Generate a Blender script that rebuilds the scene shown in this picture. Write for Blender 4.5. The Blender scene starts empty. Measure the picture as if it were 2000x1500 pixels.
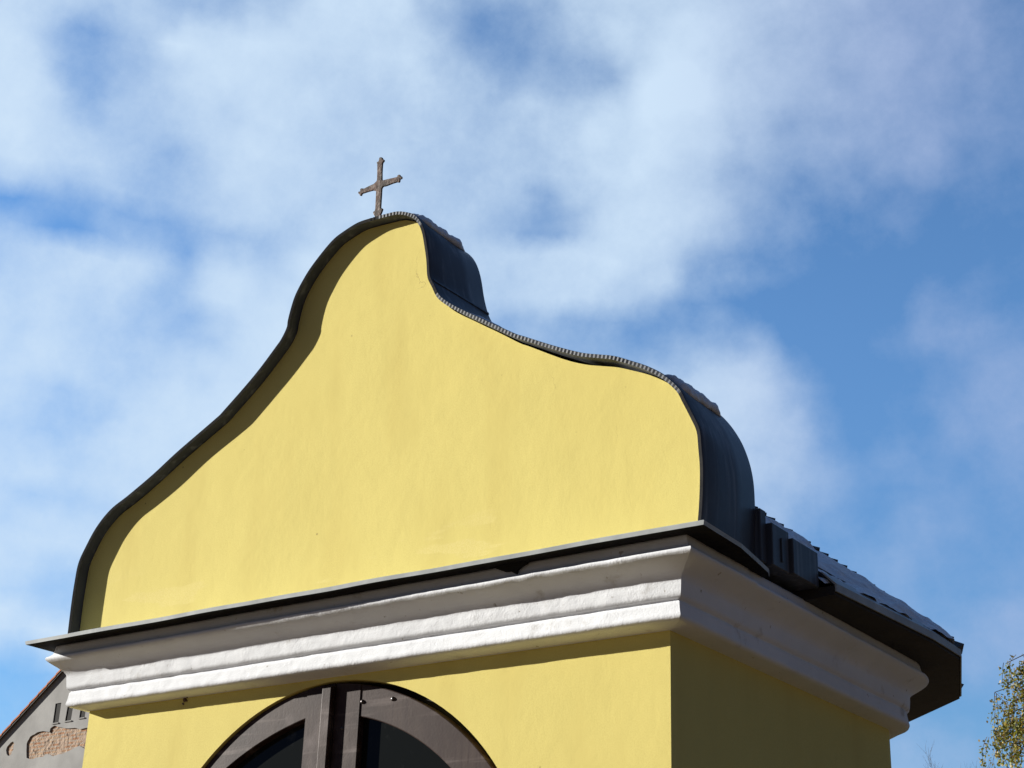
import bpy, bmesh, math, random
from mathutils import Vector, Matrix, noise as mn

scene = bpy.context.scene
COL = scene.collection
random.seed(7)

# ------------------------------------------------------------------ camera
CP, CR, CY = math.radians(23.238), math.radians(1.918), math.radians(35.66)
CAM = Vector((2.61490, -4.58624, 1.6))
FOC = 3180.0
cF = Vector((-math.sin(CY)*math.cos(CP), math.cos(CY)*math.cos(CP), math.sin(CP)))
_r = Vector((math.cos(CY), math.sin(CY), 0)); _u = _r.cross(cF)
cR = _r*math.cos(CR) + _u*math.sin(CR)
cU = -_r*math.sin(CR) + _u*math.cos(CR)
cd = bpy.data.cameras.new('camera'); cam = bpy.data.objects.new('camera', cd); COL.objects.link(cam)
cd.sensor_width = 36; cd.lens = FOC/2000*36; cd.clip_start = 0.05; cd.clip_end = 3000
m = Matrix.Identity(4)
for i in range(3):
    m[i][0] = cR[i]; m[i][1] = cU[i]; m[i][2] = -cF[i]; m[i][3] = CAM[i]
cam.matrix_world = m
scene.camera = cam

# ------------------------------------------------------------------ light, exposure
SUN = Vector((-2.7, -1.0, 0.84)).normalized()
SUN_EL = math.asin(SUN.z); SUN_AZ = math.atan2(SUN.x, SUN.y)
sl = bpy.data.lights.new('sun', 'SUN'); so = bpy.data.objects.new('sun', sl); COL.objects.link(so)
sl.energy = 5.0; sl.angle = math.radians(0.5); sl.color = (1.0, 0.96, 0.885)
so.rotation_euler = SUN.to_track_quat('Z', 'Y').to_euler(); so.location = SUN*40
vs = scene.view_settings
vs.view_transform = 'Standard'; vs.look = 'None'; vs.gamma = 1.0; vs.use_curve_mapping = False
vs.exposure = 0.80

# ------------------------------------------------------------------ sky: Nishita blue with a layer of cloud on it
SKY_A0, SKY_A1, SKY_E0, SKY_E1 = 1.01596, 0.24293, 0.65483, 0.15589
SKY_ROWS = """
777777707070737474745150505053636372848484828278515034295050505774747477777777828282777272756264676757595950505040292929
777777707070707474745150505051636367848484828280515032294550504273747476777777828282767272756265676357595950505033292929
777777727070707474745150515151626365848484828275544735232027333555717475777786878381807272706265676057595950505030292929
777777767070707474745150565954857283858382777567654647232523243051536374767787888780807464676560625755585553515029292929
777777777069605065737060908283969491878282777770695350493425233334363859728093908484777267666160625555575454544629292929
777777727046283447617793958987918886828272727270706852565636273837384040709393998784757272606357545758545453424030292929
828787766442353655566576798788888886828272727166676161575151555554555773748897999785717168606359545757545453404032292929
888888878642363853636672777983878685777770706866666161605151565656567074768888888883636349495245475049484934333829292929
888888888779474960616366677577798484777770706966646361616163636161617272768587828675636347505245475049484834323225252527
909191918777655164605958657677788483777774666663636361616163636261627272788080727255515037414738435043444723252725252525
919191918977777066645445386177778282787775686764636362636258553038596166788079727152505036394036394242424221212119191919
726876868676767879625643415675777980777773727271636364666051432727416071727777736161424234353535382426382718191716171717
616160606553555465655155496471707670697372727271636363665854442826456573737777686060424131332417191921211414151414141515
493826150613222331272233283949425452606771727272706463717473767367777777777272474536292417151515161617171212121212121213
071017253336100518365151342267646856668685737272727272747473747775757469636968404134312411110605060606070907071313131312
455155586062725978738275514376868672737788927272727272737272697373737462594530241413080602030203050707192111261412121212
616161616166697273727358455082868578777777727272727272727055414748313530192419242933171202030203050909413535311815151514
616164707371717170646151474660668082828274727272727272634240404442292929191821375152355007070203081617454649493530252017
747474747474727170636051515061648082828272727272727272434242414539292929223346447375756334140603050909222343443939393838
747475777980777772715656616777818282828272727272727272616161616161292931505050727786868053271404060911232544454949494848
808080808080777772715760667677808282828272727272727261616161616161613750505051767778787561301505071112272848495150505049
808079787777686148486270808084848482828272727272727261616161616161616150505052777777777466351806080912123443485151515151
777777777777696146495570838484848484836161616972727261616161616161615250505050517167665857351506181923163339464444444445
757268676766665654517577848484848484616161616161616161616161616161615050505050506666665756382812212728222033353738404142
666666666666706275557477778284848461616161616161616161616161616161515050505050505260515037351812071718272523303232333333
666666666773777677617576777777816961616161616161616161616161616161505050505050505050504432291809092132302922222222232323
666666666666675756566666727777776161616161616161616161616161616151505050505050505050423031211818162435323017171818191920
666666666667677077797771676877556161616161616161616161415961616150505050505050501920283022171820212827222116171717171717
697275767777778082817977775050505061616161616161564040404040615150505050505050191919191917172325283322201515151515151515
777778787980817771565344505050505050616161614040404040404040404050505050504919191919191921212425232416151414161515151515
818078757168645748343334505050505050504940404040404040404040404050505050191919191919191921222422222212183345464544423936
626467737985898760434544505050505050504040404040404040404040404040505019191919191919191921222320222232384150494949494949
949493918885817874858787515050505050504040404040404040404040404040461919191919191919191921221920221937383836394041424344
696358534946433632368788785050505050504040404040404040404040404040401919191919191919191921171920222009202123323333333333
312418141211111112101049875050505050404040404040404040404040404040401919191919191919191916171920222209111315152022252830
101010101111121313101010115150505050404040404040404040404040404040401919191919191919191716171921253230221017171717171717
131313131313131313131110101050505050404040404040404040404040404040401919191919191919191418273436383833282220202020191919
131313131313131313131313101019505050404040404040404040404040404040401919191919191919293032333537383833322322222222222222
131313131313131313131313131310505050404040404040404040404040404040401919191919191929293032333537383833332522222222222222
""".split()
def build_world():
    w = bpy.data.worlds.new('World'); scene.world = w; w.use_nodes = True
    nt = w.node_tree; N = nt.nodes; L = nt.links; N.clear()
    def nd(t, **k):
        n = N.new(t)
        for a, b in k.items(): setattr(n, a, b)
        return n
    def mth(op, a, b=None, c=None, clamp=False):
        n = nd('ShaderNodeMath', operation=op); n.use_clamp = clamp
        for i, v in enumerate((a, b, c)):
            if v is None: continue
            if isinstance(v, (int, float)): n.inputs[i].default_value = v
            else: L.new(v, n.inputs[i])
        return n.outputs[0]
    def mix(f, a, b):
        n = nd('ShaderNodeMix', data_type='RGBA'); n.clamp_factor = True
        for s, v in ((n.inputs[0], f), (n.inputs[6], a), (n.inputs[7], b)):
            if isinstance(v, (int, float)): s.default_value = v
            elif isinstance(v, tuple): s.default_value = (*v, 1)
            else: L.new(v, s)
        return n.outputs[2]
    tc = nd('ShaderNodeTexCoord')
    nrm = nd('ShaderNodeVectorMath', operation='NORMALIZE'); L.new(tc.outputs['Generated'], nrm.inputs[0])
    D = nrm.outputs[0]
    def noise(scale, detail, rough, off=(0, 0, 0), col=False):
        mp = nd('ShaderNodeMapping'); L.new(D, mp.inputs[0]); mp.inputs[1].default_value = off
        n = nd('ShaderNodeTexNoise'); L.new(mp.outputs[0], n.inputs['Vector'])
        n.inputs['Scale'].default_value = scale; n.inputs['Detail'].default_value = detail; n.inputs['Roughness'].default_value = rough
        return n.outputs['Color' if col else 'Fac']
    nsp = nd('ShaderNodeSeparateXYZ'); L.new(D, nsp.inputs[0])
    # billow the cloud edges
    wn = noise(11, 8, 0.58, (3, 1, 5), True)
    sub = nd('ShaderNodeVectorMath', operation='SUBTRACT'); L.new(wn, sub.inputs[0]); sub.inputs[1].default_value = (.5, .5, .5)
    sc = nd('ShaderNodeVectorMath', operation='SCALE'); L.new(sub.outputs[0], sc.inputs[0]); sc.inputs['Scale'].default_value = WARP
    ad = nd('ShaderNodeVectorMath', operation='ADD'); L.new(D, ad.inputs[0]); L.new(sc.outputs[0], ad.inputs[1])
    wnm = nd('ShaderNodeVectorMath', operation='NORMALIZE'); L.new(ad.outputs[0], wnm.inputs[0])
    sp = nd('ShaderNodeSeparateXYZ'); L.new(wnm.outputs[0], sp.inputs[0])
    az = mth('ARCTAN2', mth('MULTIPLY', sp.outputs[0], -1), sp.outputs[1])
    el = mth('ARCSINE', sp.outputs[2])
    u = mth('DIVIDE', mth('SUBTRACT', az, SKY_A0), SKY_A1 - SKY_A0)
    v = mth('MULTIPLY', mth('DIVIDE', mth('SUBTRACT', el, SKY_E0), SKY_E1 - SKY_E0), len(SKY_ROWS) - 1)
    vc = mth('MINIMUM', mth('MAXIMUM', v, 0.0), len(SKY_ROWS) - 1.0)
    # cloud cover over azimuth and elevation: three elevations share a ramp, each azimuth half has its own
    vals = [[int(r[k:k+2])/99 for k in range(0, len(r), 2)] for r in SKY_ROWS]
    nc = len(vals[0]); half = 32
    def smooth(x, a, b):
        n = nd('ShaderNodeMapRange', interpolation_type='SMOOTHSTEP'); L.new(x, n.inputs[0])
        n.inputs[1].default_value = a; n.inputs[2].default_value = b; return n.outputs[0]
    uc = mth('MULTIPLY', u, nc-1.0)
    uL = mth('DIVIDE', uc, half-1.0); uR = mth('DIVIDE', mth('SUBTRACT', uc, float(nc-half)), half-1.0)
    xf = smooth(uc, nc-half+.6, half-1.6)
    wts = []
    for j in range(0, len(vals), 3):
        cw = nd('ShaderNodeCombineXYZ')
        for k in range(3):
            L.new(mth('MAXIMUM', mth('SUBTRACT', 1.0, mth('ABSOLUTE', mth('SUBTRACT', vc, float(j+k)))), 0.0), cw.inputs[k])
        wts.append(cw.outputs[0])
    sums = []
    for c0, us in ((0, uL), (nc-half, uR)):
        acc = None
        for j in range(0, len(vals), 3):
            cr = nd('ShaderNodeValToRGB'); r = cr.color_ramp; r.interpolation = 'B_SPLINE'
            while len(r.elements) < half: r.elements.new(0.5)
            for k in range(half):
                r.elements[k].position = k/(half-1); r.elements[k].color = (*[vals[j+q][c0+k] for q in range(3)], 1)
            L.new(us, cr.inputs[0])
            dt = nd('ShaderNodeVectorMath', operation='DOT_PRODUCT'); L.new(cr.outputs[0], dt.inputs[0]); L.new(wts[j//3], dt.inputs[1])
            acc = dt.outputs['Value'] if acc is None else mth('ADD', acc, dt.outputs['Value'])
        sums.append(acc)
    acc = mth('ADD', mth('MULTIPLY', sums[0], mth('SUBTRACT', 1.0, xf)), mth('MULTIPLY', sums[1], xf))
    # the rest of the dome: thin scattered cloud only
    f1 = noise(2.3, 5, 0.6, (7, 2, 1))
    other = mth('MULTIPLY', mth('SUBTRACT', f1, 0.47, clamp=True), 1.8)
    cu = mth('ABSOLUTE', mth('SUBTRACT', u, 0.5)); vt = mth('DIVIDE', v, -(len(SKY_ROWS)-1.0))
    outside = mth('MAXIMUM', smooth(cu, 0.50, 0.95), smooth(vt, 0.0, 0.7))          # where the mapped cloud bank ends
    far = smooth(cu, 0.55, 2.1)                                                     # turning away from it
    dens = mth('ADD', mth('MULTIPLY', acc, mth('SUBTRACT', 1.0, outside)), mth('MULTIPLY', other, outside))
    # fine structure inside the clouds
    f2 = mth('SUBTRACT', noise(9, 10, 0.6, (1, 4, 2)), 0.5)
    f3 = mth('SUBTRACT', noise(38, 9, 0.66, (2, 2, 9)), 0.5)
    dens = mth('ADD', dens, mth('MULTIPLY', mth('SUBTRACT', noise(5, 7, 0.6, (9, 4, 1)), 0.47, clamp=True), 0.55))
    edge = mth('ADD', mth('MULTIPLY', mth('MULTIPLY', dens, mth('SUBTRACT', 1.0, dens)), 2.8), 0.30)
    dens = mth('ADD', dens, mth('MULTIPLY', mth('ADD', mth('MULTIPLY', f2, 0.66), mth('MULTIPLY', f3, 0.46)), edge), clamp=True)
    dens = mth('ADD', mth('MULTIPLY', mth('SUBTRACT', dens, 0.45), 1.14), 0.405, clamp=True)
    sky = nd('ShaderNodeTexSky', sky_type='NISHITA'); sky.sun_disc = False
    sky.sun_elevation = SUN_EL; sky.sun_rotation = SUN_AZ; sky.altitude = 400; sky.air_density = 1.0; sky.dust_density = 0.3; sky.ozone_density = 3.0
    gain = nd('ShaderNodeVectorMath', operation='MULTIPLY'); L.new(sky.outputs[0], gain.inputs[0]); gain.inputs[1].default_value = SKY_GAIN
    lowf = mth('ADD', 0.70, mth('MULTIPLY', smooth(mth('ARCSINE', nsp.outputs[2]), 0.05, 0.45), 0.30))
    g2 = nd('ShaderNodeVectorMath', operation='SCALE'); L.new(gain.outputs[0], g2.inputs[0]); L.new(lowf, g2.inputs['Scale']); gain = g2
    east = smooth(u, 0.60, 0.90)
    cl = mix(east, CLOUD_W, CLOUD_E)
    colr = mix(dens, gain.outputs[0], cl)
    # far side of the sky dimmed to deep blue to keep shaded faces dark
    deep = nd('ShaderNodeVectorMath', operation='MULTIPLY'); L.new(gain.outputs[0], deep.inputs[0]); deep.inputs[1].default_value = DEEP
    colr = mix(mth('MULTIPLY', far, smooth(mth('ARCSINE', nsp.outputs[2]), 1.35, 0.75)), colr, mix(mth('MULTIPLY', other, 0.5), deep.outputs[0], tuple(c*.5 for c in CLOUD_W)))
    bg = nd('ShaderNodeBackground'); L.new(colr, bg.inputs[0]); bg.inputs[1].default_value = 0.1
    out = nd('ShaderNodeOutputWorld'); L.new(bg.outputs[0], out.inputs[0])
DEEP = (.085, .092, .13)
WARP = 0.036
SKY_GAIN = (.84, 1.08, 1.25)
CLOUD_W = (3.6, 4.5, 5.5)
CLOUD_E = (2.5, 3.1, 4.5)
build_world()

# ------------------------------------------------------------------ helpers
def ray(x, y):
    return (cF*FOC + cR*(x-1000) - cU*(y-750)).normalized()
def fp(x, y, yy):                      # where a sight line of the survey meets the vertical plane y = yy
    d = ray(x, y); return CAM + d*((yy-CAM.y)/d.y)

def tag(o, label=None, cat=None, group=None, kind=None):
    if label: o['label'] = label
    if cat: o['category'] = cat
    if group: o['group'] = group
    if kind: o['kind'] = kind
    return o
def empty(name, loc, label, cat, group=None):
    o = bpy.data.objects.new(name, None); COL.objects.link(o); o.location = loc; o.empty_display_size = .3
    return tag(o, label, cat, group)
def obj(name, bm, mat, parent=None, smooth=False, recalc=True):
    if recalc: bmesh.ops.recalc_face_normals(bm, faces=bm.faces)
    me = bpy.data.meshes.new(name); 
    if smooth:
        for f in bm.faces: f.smooth = True
    bm.to_mesh(me); bm.free()
    o = bpy.data.objects.new(name, me); COL.objects.link(o)
    for mm in (mat if isinstance(mat, (list, tuple)) else [mat]): me.materials.append(mm)
    if parent:
        o.parent = parent
        p = parent; off = Vector((0, 0, 0))
        while p: off += p.location; p = p.parent
        me.transform(Matrix.Translation(-off))
    return o
def box(bm, x0, x1, y0, y1, z0, z1):
    vs = [bm.verts.new(p) for p in ((x0,y0,z0),(x1,y0,z0),(x1,y1,z0),(x0,y1,z0),(x0,y0,z1),(x1,y0,z1),(x1,y1,z1),(x0,y1,z1))]
    for f in ((0,3,2,1),(4,5,6,7),(0,1,5,4),(1,2,6,5),(2,3,7,6),(3,0,4,7)): bm.faces.new([vs[i] for i in f])
def plate(bm, outer, holes, y0, y1):
    """closed plate in the xz plane between y0 and y1, with holes"""
    b2 = bmesh.new(); es = []
    for loop in [outer]+holes:
        v = [b2.verts.new((p[0], y0, p[1])) for p in loop]
        es += [b2.edges.new((v[i], v[(i+1) % len(v)])) for i in range(len(v))]
    bmesh.ops.triangle_fill(b2, use_beauty=True, use_dissolve=False, edges=es)
    r = bmesh.ops.extrude_face_region(b2, geom=list(b2.faces))
    for v in r['geom']:
        if isinstance(v, bmesh.types.BMVert): v.co.y = y1
    me = bpy.data.meshes.new('tmp'); b2.to_mesh(me); b2.free(); bm.from_mesh(me); bpy.data.meshes.remove(me)
def tube(bm, pts, rads, seg=6):
    rings = []
    for i, p in enumerate(pts):
        t = (pts[min(i+1, len(pts)-1)] - pts[max(i-1, 0)]).normalized()
        a = t.cross(Vector((.13, .27, .95)) if abs(t.z) < .95 else Vector((1, 0, 0))).normalized(); b = t.cross(a)
        rings.append([bm.verts.new(p + (a*math.cos(k*2*math.pi/seg) + b*math.sin(k*2*math.pi/seg))*rads[i]) for k in range(seg)])
    for i in range(len(rings)-1):
        for k in range(seg): bm.faces.new((rings[i][k], rings[i][(k+1) % seg], rings[i+1][(k+1) % seg], rings[i+1][k]))
    for rg in (rings[0], rings[-1]):
        try: bm.faces.new(rg)
        except ValueError: pass

# ------------------------------------------------------------------ materials
def material(name, color, rough=.8, metal=0., var=None, vscale=3., vcontrast=(.35, .65), bumps=(), spec=.5, stretch=(1,1,1), extra=None):
    ma = bpy.data.materials.new(name); ma.use_nodes = True
    nt = ma.node_tree; N = nt.nodes; L = nt.links
    b = N['Principled BSDF']; b.inputs['Base Color'].default_value = (*color, 1)
    b.inputs['Roughness'].default_value = rough; b.inputs['Metallic'].default_value = metal
    b.inputs['Specular IOR Level'].default_value = spec
    tc = N.new('ShaderNodeTexCoord'); mp = N.new('ShaderNodeMapping'); L.new(tc.outputs['Object'], mp.inputs[0]); mp.inputs[3].default_value = stretch
    co = mp.outputs[0]
    def noise(s, d=5, r=.55):
        n = N.new('ShaderNodeTexNoise'); L.new(co, n.inputs['Vector']); n.inputs['Scale'].default_value = s
        n.inputs['Detail'].default_value = d; n.inputs['Roughness'].default_value = r; return n.outputs['Fac']
    colsock = None
    if var:
        rp = N.new('ShaderNodeValToRGB'); L.new(noise(vscale, 6), rp.inputs[0])
        rp.color_ramp.elements[0].position, rp.color_ramp.elements[1].position = vcontrast
        rp.color_ramp.elements[0].color = (*color, 1); rp.color_ramp.elements[1].color = (*var, 1)
        colsock = rp.outputs[0]
    prev = None
    for s, strg, dist in bumps:
        bp = N.new('ShaderNodeBump'); bp.inputs['Strength'].default_value = strg; bp.inputs['Distance'].default_value = dist
        L.new(noise(s), bp.inputs['Height'])
        if prev: L.new(prev, bp.inputs['Normal'])
        prev = bp.outputs[0]
    if prev: L.new(prev, b.inputs['Normal'])
    if extra: colsock = extra(nt, noise, co, colsock) or colsock
    if colsock: L.new(colsock, b.inputs['Base Color'])
    return ma
def mixn(nt, f, a, b, mode='MIX'):
    n = nt.nodes.new('ShaderNodeMix'); n.data_type = 'RGBA'; n.blend_type = mode
    for s, v in ((n.inputs[0], f), (n.inputs[6], a), (n.inputs[7], b)):
        if isinstance(v, (int, float)): s.default_value = v
        elif isinstance(v, tuple): s.default_value = (*v, 1)
        else: nt.links.new(v, s)
    return n.outputs[2]
def rampf(nt, fac, a, b):
    n = nt.nodes.new('ShaderNodeMapRange'); nt.links.new(fac, n.inputs[0]); n.inputs[1].default_value = a; n.inputs[2].default_value = b
    n.interpolation_type = 'SMOOTHSTEP'; return n.outputs[0]

def yellow_extra(nt, noise, co, c):
    # faint vertical weather streaks, small dark specks and paler touched-up patches in the paint
    mp = nt.nodes.new('ShaderNodeMapping'); nt.links.new(co, mp.inputs[0]); mp.inputs[3].default_value = (1, 1, .22)
    n = nt.nodes.new('ShaderNodeTexNoise'); nt.links.new(mp.outputs[0], n.inputs['Vector']); n.inputs['Scale'].default_value = 5; n.inputs['Detail'].default_value = 6
    c = mixn(nt, rampf(nt, n.outputs['Fac'], .46, .72), c, (.72, .60, .195))
    vo = nt.nodes.new('ShaderNodeTexVoronoi'); nt.links.new(co, vo.inputs['Vector']); vo.inputs['Scale'].default_value = 9
    sp = rampf(nt, vo.outputs['Distance'], .055, .03)
    mx = nt.nodes.new('ShaderNodeMath'); mx.operation = 'MULTIPLY'; nt.links.new(sp, mx.inputs[0]); nt.links.new(rampf(nt, noise(3.3), .52, .6), mx.inputs[1])
    c = mixn(nt, mx.outputs[0], c, (.34, .25, .09))
    n2 = nt.nodes.new('ShaderNodeTexNoise'); mp2 = nt.nodes.new('ShaderNodeMapping'); nt.links.new(co, mp2.inputs[0])
    mp2.inputs[2].default_value = (0, math.radians(28), 0); mp2.inputs[3].default_value = (1.2, 1, 6.5); nt.links.new(mp2.outputs[0], n2.inputs['Vector'])
    n2.inputs['Scale'].default_value = 1.6; n2.inputs['Detail'].default_value = 4
    sx = nt.nodes.new('ShaderNodeSeparateXYZ'); nt.links.new(co, sx.inputs[0])
    lo = rampf(nt, sx.outputs[2], 3.62, 3.44); mu = nt.nodes.new('ShaderNodeMath'); mu.operation = 'MULTIPLY'
    hi = rampf(nt, sx.outputs[2], 3.26, 3.28); mh = nt.nodes.new('ShaderNodeMath'); mh.operation = 'MULTIPLY'; nt.links.new(lo, mh.inputs[0]); nt.links.new(hi, mh.inputs[1]); lo = mh.outputs[0]
    nt.links.new(lo, mu.inputs[0]); nt.links.new(rampf(nt, n2.outputs['Fac'], .60, .64), mu.inputs[1])
    c = mixn(nt, mu.outputs[0], c, (.81, .69, .265))
    c = mixn(nt, rampf(nt, noise(170, 3, .6), .40, .62), c, (.76, .645, .21))
    # hairline cracks
    v2 = nt.nodes.new('ShaderNodeTexVoronoi'); v2.feature = 'DISTANCE_TO_EDGE'; v2.inputs['Scale'].default_value = 1.7
    nz = nt.nodes.new('ShaderNodeTexNoise'); nz.inputs['Scale'].default_value = 5; nz.inputs['Detail'].default_value = 6; nt.links.new(co, nz.inputs['Vector'])
    av = nt.nodes.new('ShaderNodeVectorMath'); av.operation = 'MULTIPLY_ADD'; nt.links.new(nz.outputs['Color'], av.inputs[0]); av.inputs[1].default_value = (.35, .35, .35); nt.links.new(co, av.inputs[2])
    nt.links.new(av.outputs[0], v2.inputs['Vector'])
    m3 = nt.nodes.new('ShaderNodeMath'); m3.operation = 'MULTIPLY'; nt.links.new(rampf(nt, v2.outputs['Distance'], .0022, .0008), m3.inputs[0]); nt.links.new(rampf(nt, noise(2.1), .62, .72), m3.inputs[1])
    return mixn(nt, m3.outputs[0], c, (.42, .33, .12))
YEL = material('yellow_limewash_plaster', (.81, .70, .24), .92, var=(.78, .665, .22), vscale=1.6,
               bumps=((1.4, .28, .03), (10, .022, .012), (75, .09, .004), (300, .45, .0016)), spec=.15, extra=yellow_extra)
def grime_extra(nt, noise, co, c):
    c = mixn(nt, rampf(nt, noise(7, 8, .65), .58, .74), c, (.60, .585, .56))
    return mixn(nt, rampf(nt, noise(31, 6, .6), .66, .74), c, (.48, .46, .43))
WHT = material('white_stucco', (.87, .89, .92), .95, var=(.81, .83, .86), vscale=5, bumps=((14, .12, .010), (60, .28, .003), (150, .5, .002)), extra=grime_extra, spec=.1)
def zinc_extra(nt, noise, co, c):
    mp = nt.nodes.new('ShaderNodeMapping'); nt.links.new(co, mp.inputs[0]); mp.inputs[3].default_value = (14, 14, .6)
    n = nt.nodes.new('ShaderNodeTexNoise'); nt.links.new(mp.outputs[0], n.inputs['Vector']); n.inputs['Scale'].default_value = 2; n.inputs['Detail'].default_value = 5
    return mixn(nt, rampf(nt, n.outputs['Fac'], .5, .75), c, (.17, .18, .20))
ZNC = material('dull_zinc_sheet', (.085, .093, .11), .5, metal=.0, var=(.06, .067, .082), vscale=4, bumps=((5, .12, .02),), spec=.3, extra=zinc_extra)
COP = material('weathered_coping_sheet', (.47, .505, .51), .6, var=(.34, .37, .38), vscale=9, bumps=((6, .2, .01), (40, .1, .002)), spec=.4)
RIB = material('ribbed_metal_edge', (.10, .11, .125), .6, var=(.055, .06, .07), vscale=20, spec=.2)
DARK_EDGE_SHADE = material('dark_edge_and_painted_shade', (.022, .022, .024), .9, var=(.035, .034, .034), vscale=30, spec=.05)  # plain dark lip, and the shade painted under the coping
SHG = material('dark_shingle', (.035, .034, .036), .8, var=(.06, .056, .055), vscale=12, bumps=((30, .4, .01),))
EAV = material('dark_eave_board', (.045, .04, .036), .85, var=(.03, .027, .025), vscale=8, bumps=((20, .3, .01),))
SNW = material('old_snow', (.82, .84, .88), .75, var=(.74, .77, .83), vscale=14, bumps=((50, .6, .008), (140, .5, .004)), spec=.3)
def wood_extra(nt, noise, co, c):
    mp = nt.nodes.new('ShaderNodeMapping'); nt.links.new(co, mp.inputs[0]); mp.inputs[3].default_value = (26, 26, 1.6)
    n = nt.nodes.new('ShaderNodeTexNoise'); nt.links.new(mp.outputs[0], n.inputs['Vector']); n.inputs['Scale'].default_value = 2.4; n.inputs['Detail'].default_value = 7
    c = mixn(nt, rampf(nt, n.outputs['Fac'], .42, .68), c, (.036, .020, .018))
    m2 = nt.nodes.new('ShaderNodeMapping'); nt.links.new(co, m2.inputs[0]); m2.inputs[2].default_value = (0, math.radians(-52), 0); m2.inputs[3].default_value = (2.2, 12, 30)
    n3 = nt.nodes.new('ShaderNodeTexNoise'); nt.links.new(m2.outputs[0], n3.inputs['Vector']); n3.inputs['Scale'].default_value = 1.; n3.inputs['Detail'].default_value = 6
    c = mixn(nt, rampf(nt, n3.outputs['Fac'], .56, .78), c, (.17, .135, .125))
    return mixn(nt, rampf(nt, noise(2.2), .58, .72), c, (.14, .11, .105))
WOD = material('worn_brown_varnish', (.056, .036, .030), .42, var=(.028, .015, .013), vscale=6, bumps=((30, .10, .002), (120, .2, .001)), spec=.14, extra=wood_extra)
def reflection_extra(nt, noise, co, c): return mixn(nt, rampf(nt, noise(6, 8, .7), .55, .78), (.010, .011, .010), (.075, .078, .075))  # pale smudges in the pane colour stand in for sky reflections
GLS = material('glass_with_painted_reflections', (.012, .013, .012), .10, bumps=((2, .05, .01),), spec=.22, extra=reflection_extra)
IRN = material('bolt_iron', (.10, .09, .09), .35, metal=.7)
def rust_extra(nt, noise, co, c):
    c = mixn(nt, rampf(nt, noise(9), .45, .6), c, (.13, .075, .055))
    return mixn(nt, rampf(nt, noise(40), .52, .62), c, (.22, .175, .15))
RST = material('rusty_iron', (.055, .044, .037), .8, var=(.085, .056, .044), vscale=18, bumps=((60, .7, .006),), extra=rust_extra)
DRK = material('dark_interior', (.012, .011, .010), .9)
GPL = material('grey_cement_plaster', (.42, .415, .40), .95, var=(.31, .305, .295), vscale=1.3, bumps=((2.5, .15, .03), (25, .2, .006)))
TIL = material('orange_clay_tile', (.55, .17, .055), .85, var=(.42, .12, .045), vscale=3, bumps=((8, .5, .03),))
def brick_extra(nt, noise, co, c):
    mp = nt.nodes.new('ShaderNodeMapping'); nt.links.new(co, mp.inputs[0]); mp.inputs[2].default_value = (math.radians(90), 0, 0)
    b = nt.nodes.new('ShaderNodeTexBrick'); nt.links.new(mp.outputs[0], b.inputs['Vector']); b.inputs['Scale'].default_value = 1.0
    b.inputs['Brick Width'].default_value = .24; b.inputs['Row Height'].default_value = .075; b.inputs['Mortar Size'].default_value = .018
    b.inputs['Color1'].default_value = (.36, .16, .075, 1); b.inputs['Color2'].default_value = (.46, .31, .19, 1); b.inputs['Mortar'].default_value = (.40, .32, .25, 1)
    c2 = mixn(nt, rampf(nt, noise(4), .5, .62), b.outputs[0], (.44, .32, .235))
    return mixn(nt, rampf(nt, noise(9), .60, .66), c2, (.10, .06, .04))
BRK = material('bare_old_brick', (.4, .25, .18), .95, bumps=((9, .8, .05), (30, .5, .02)), extra=brick_extra)
BRKP = WHT
BARK = material('birch_bark', (.30, .28, .26), .9, var=(.06, .05, .045), vscale=3, stretch=(1, 1, 4))
TWG = material('grey_twig', (.10, .085, .08), .9)
def leaf_mat():
    ma = bpy.data.materials.new('autumn_birch_leaf'); ma.use_nodes = True
    nt = ma.node_tree; N = nt.nodes; L = nt.links; b = N['Principled BSDF']; b.inputs['Roughness'].default_value = .55
    g = N.new('ShaderNodeNewGeometry'); rp = N.new('ShaderNodeValToRGB'); L.new(g.outputs['Random Per Island'], rp.inputs[0])
    e = rp.color_ramp.elements; e[0].color = (.13, .16, .025, 1); e[1].color = (.44, .33, .05, 1)
    x = e.new(.5); x.color = (.25, .25, .035, 1); x = e.new(.8); x.color = (.38, .25, .06, 1)
    L.new(rp.outputs[0], b.inputs['Base Color'])
    tr = N.new('ShaderNodeBsdfTranslucent'); L.new(rp.outputs[0], tr.inputs[0]); ms = N.new('ShaderNodeMixShader'); ms.inputs[0].default_value = .35
    L.new(b.outputs[0], ms.inputs[1]); L.new(tr.outputs[0], ms.inputs[2]); L.new(ms.outputs[0], N['Material Output'].inputs[0])
    return ma
LEAF = leaf_mat()
GRD = material('trodden_ground', (.125, .074, .030), .95, var=(.09, .056, .022), vscale=.6, bumps=((4, .5, .05),))

# ------------------------------------------------------------------ ground
bm = bmesh.new(); bmesh.ops.create_grid(bm, x_segments=20, y_segments=20, size=600)
g = obj('ground', bm, GRD); tag(g, kind='structure')

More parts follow.
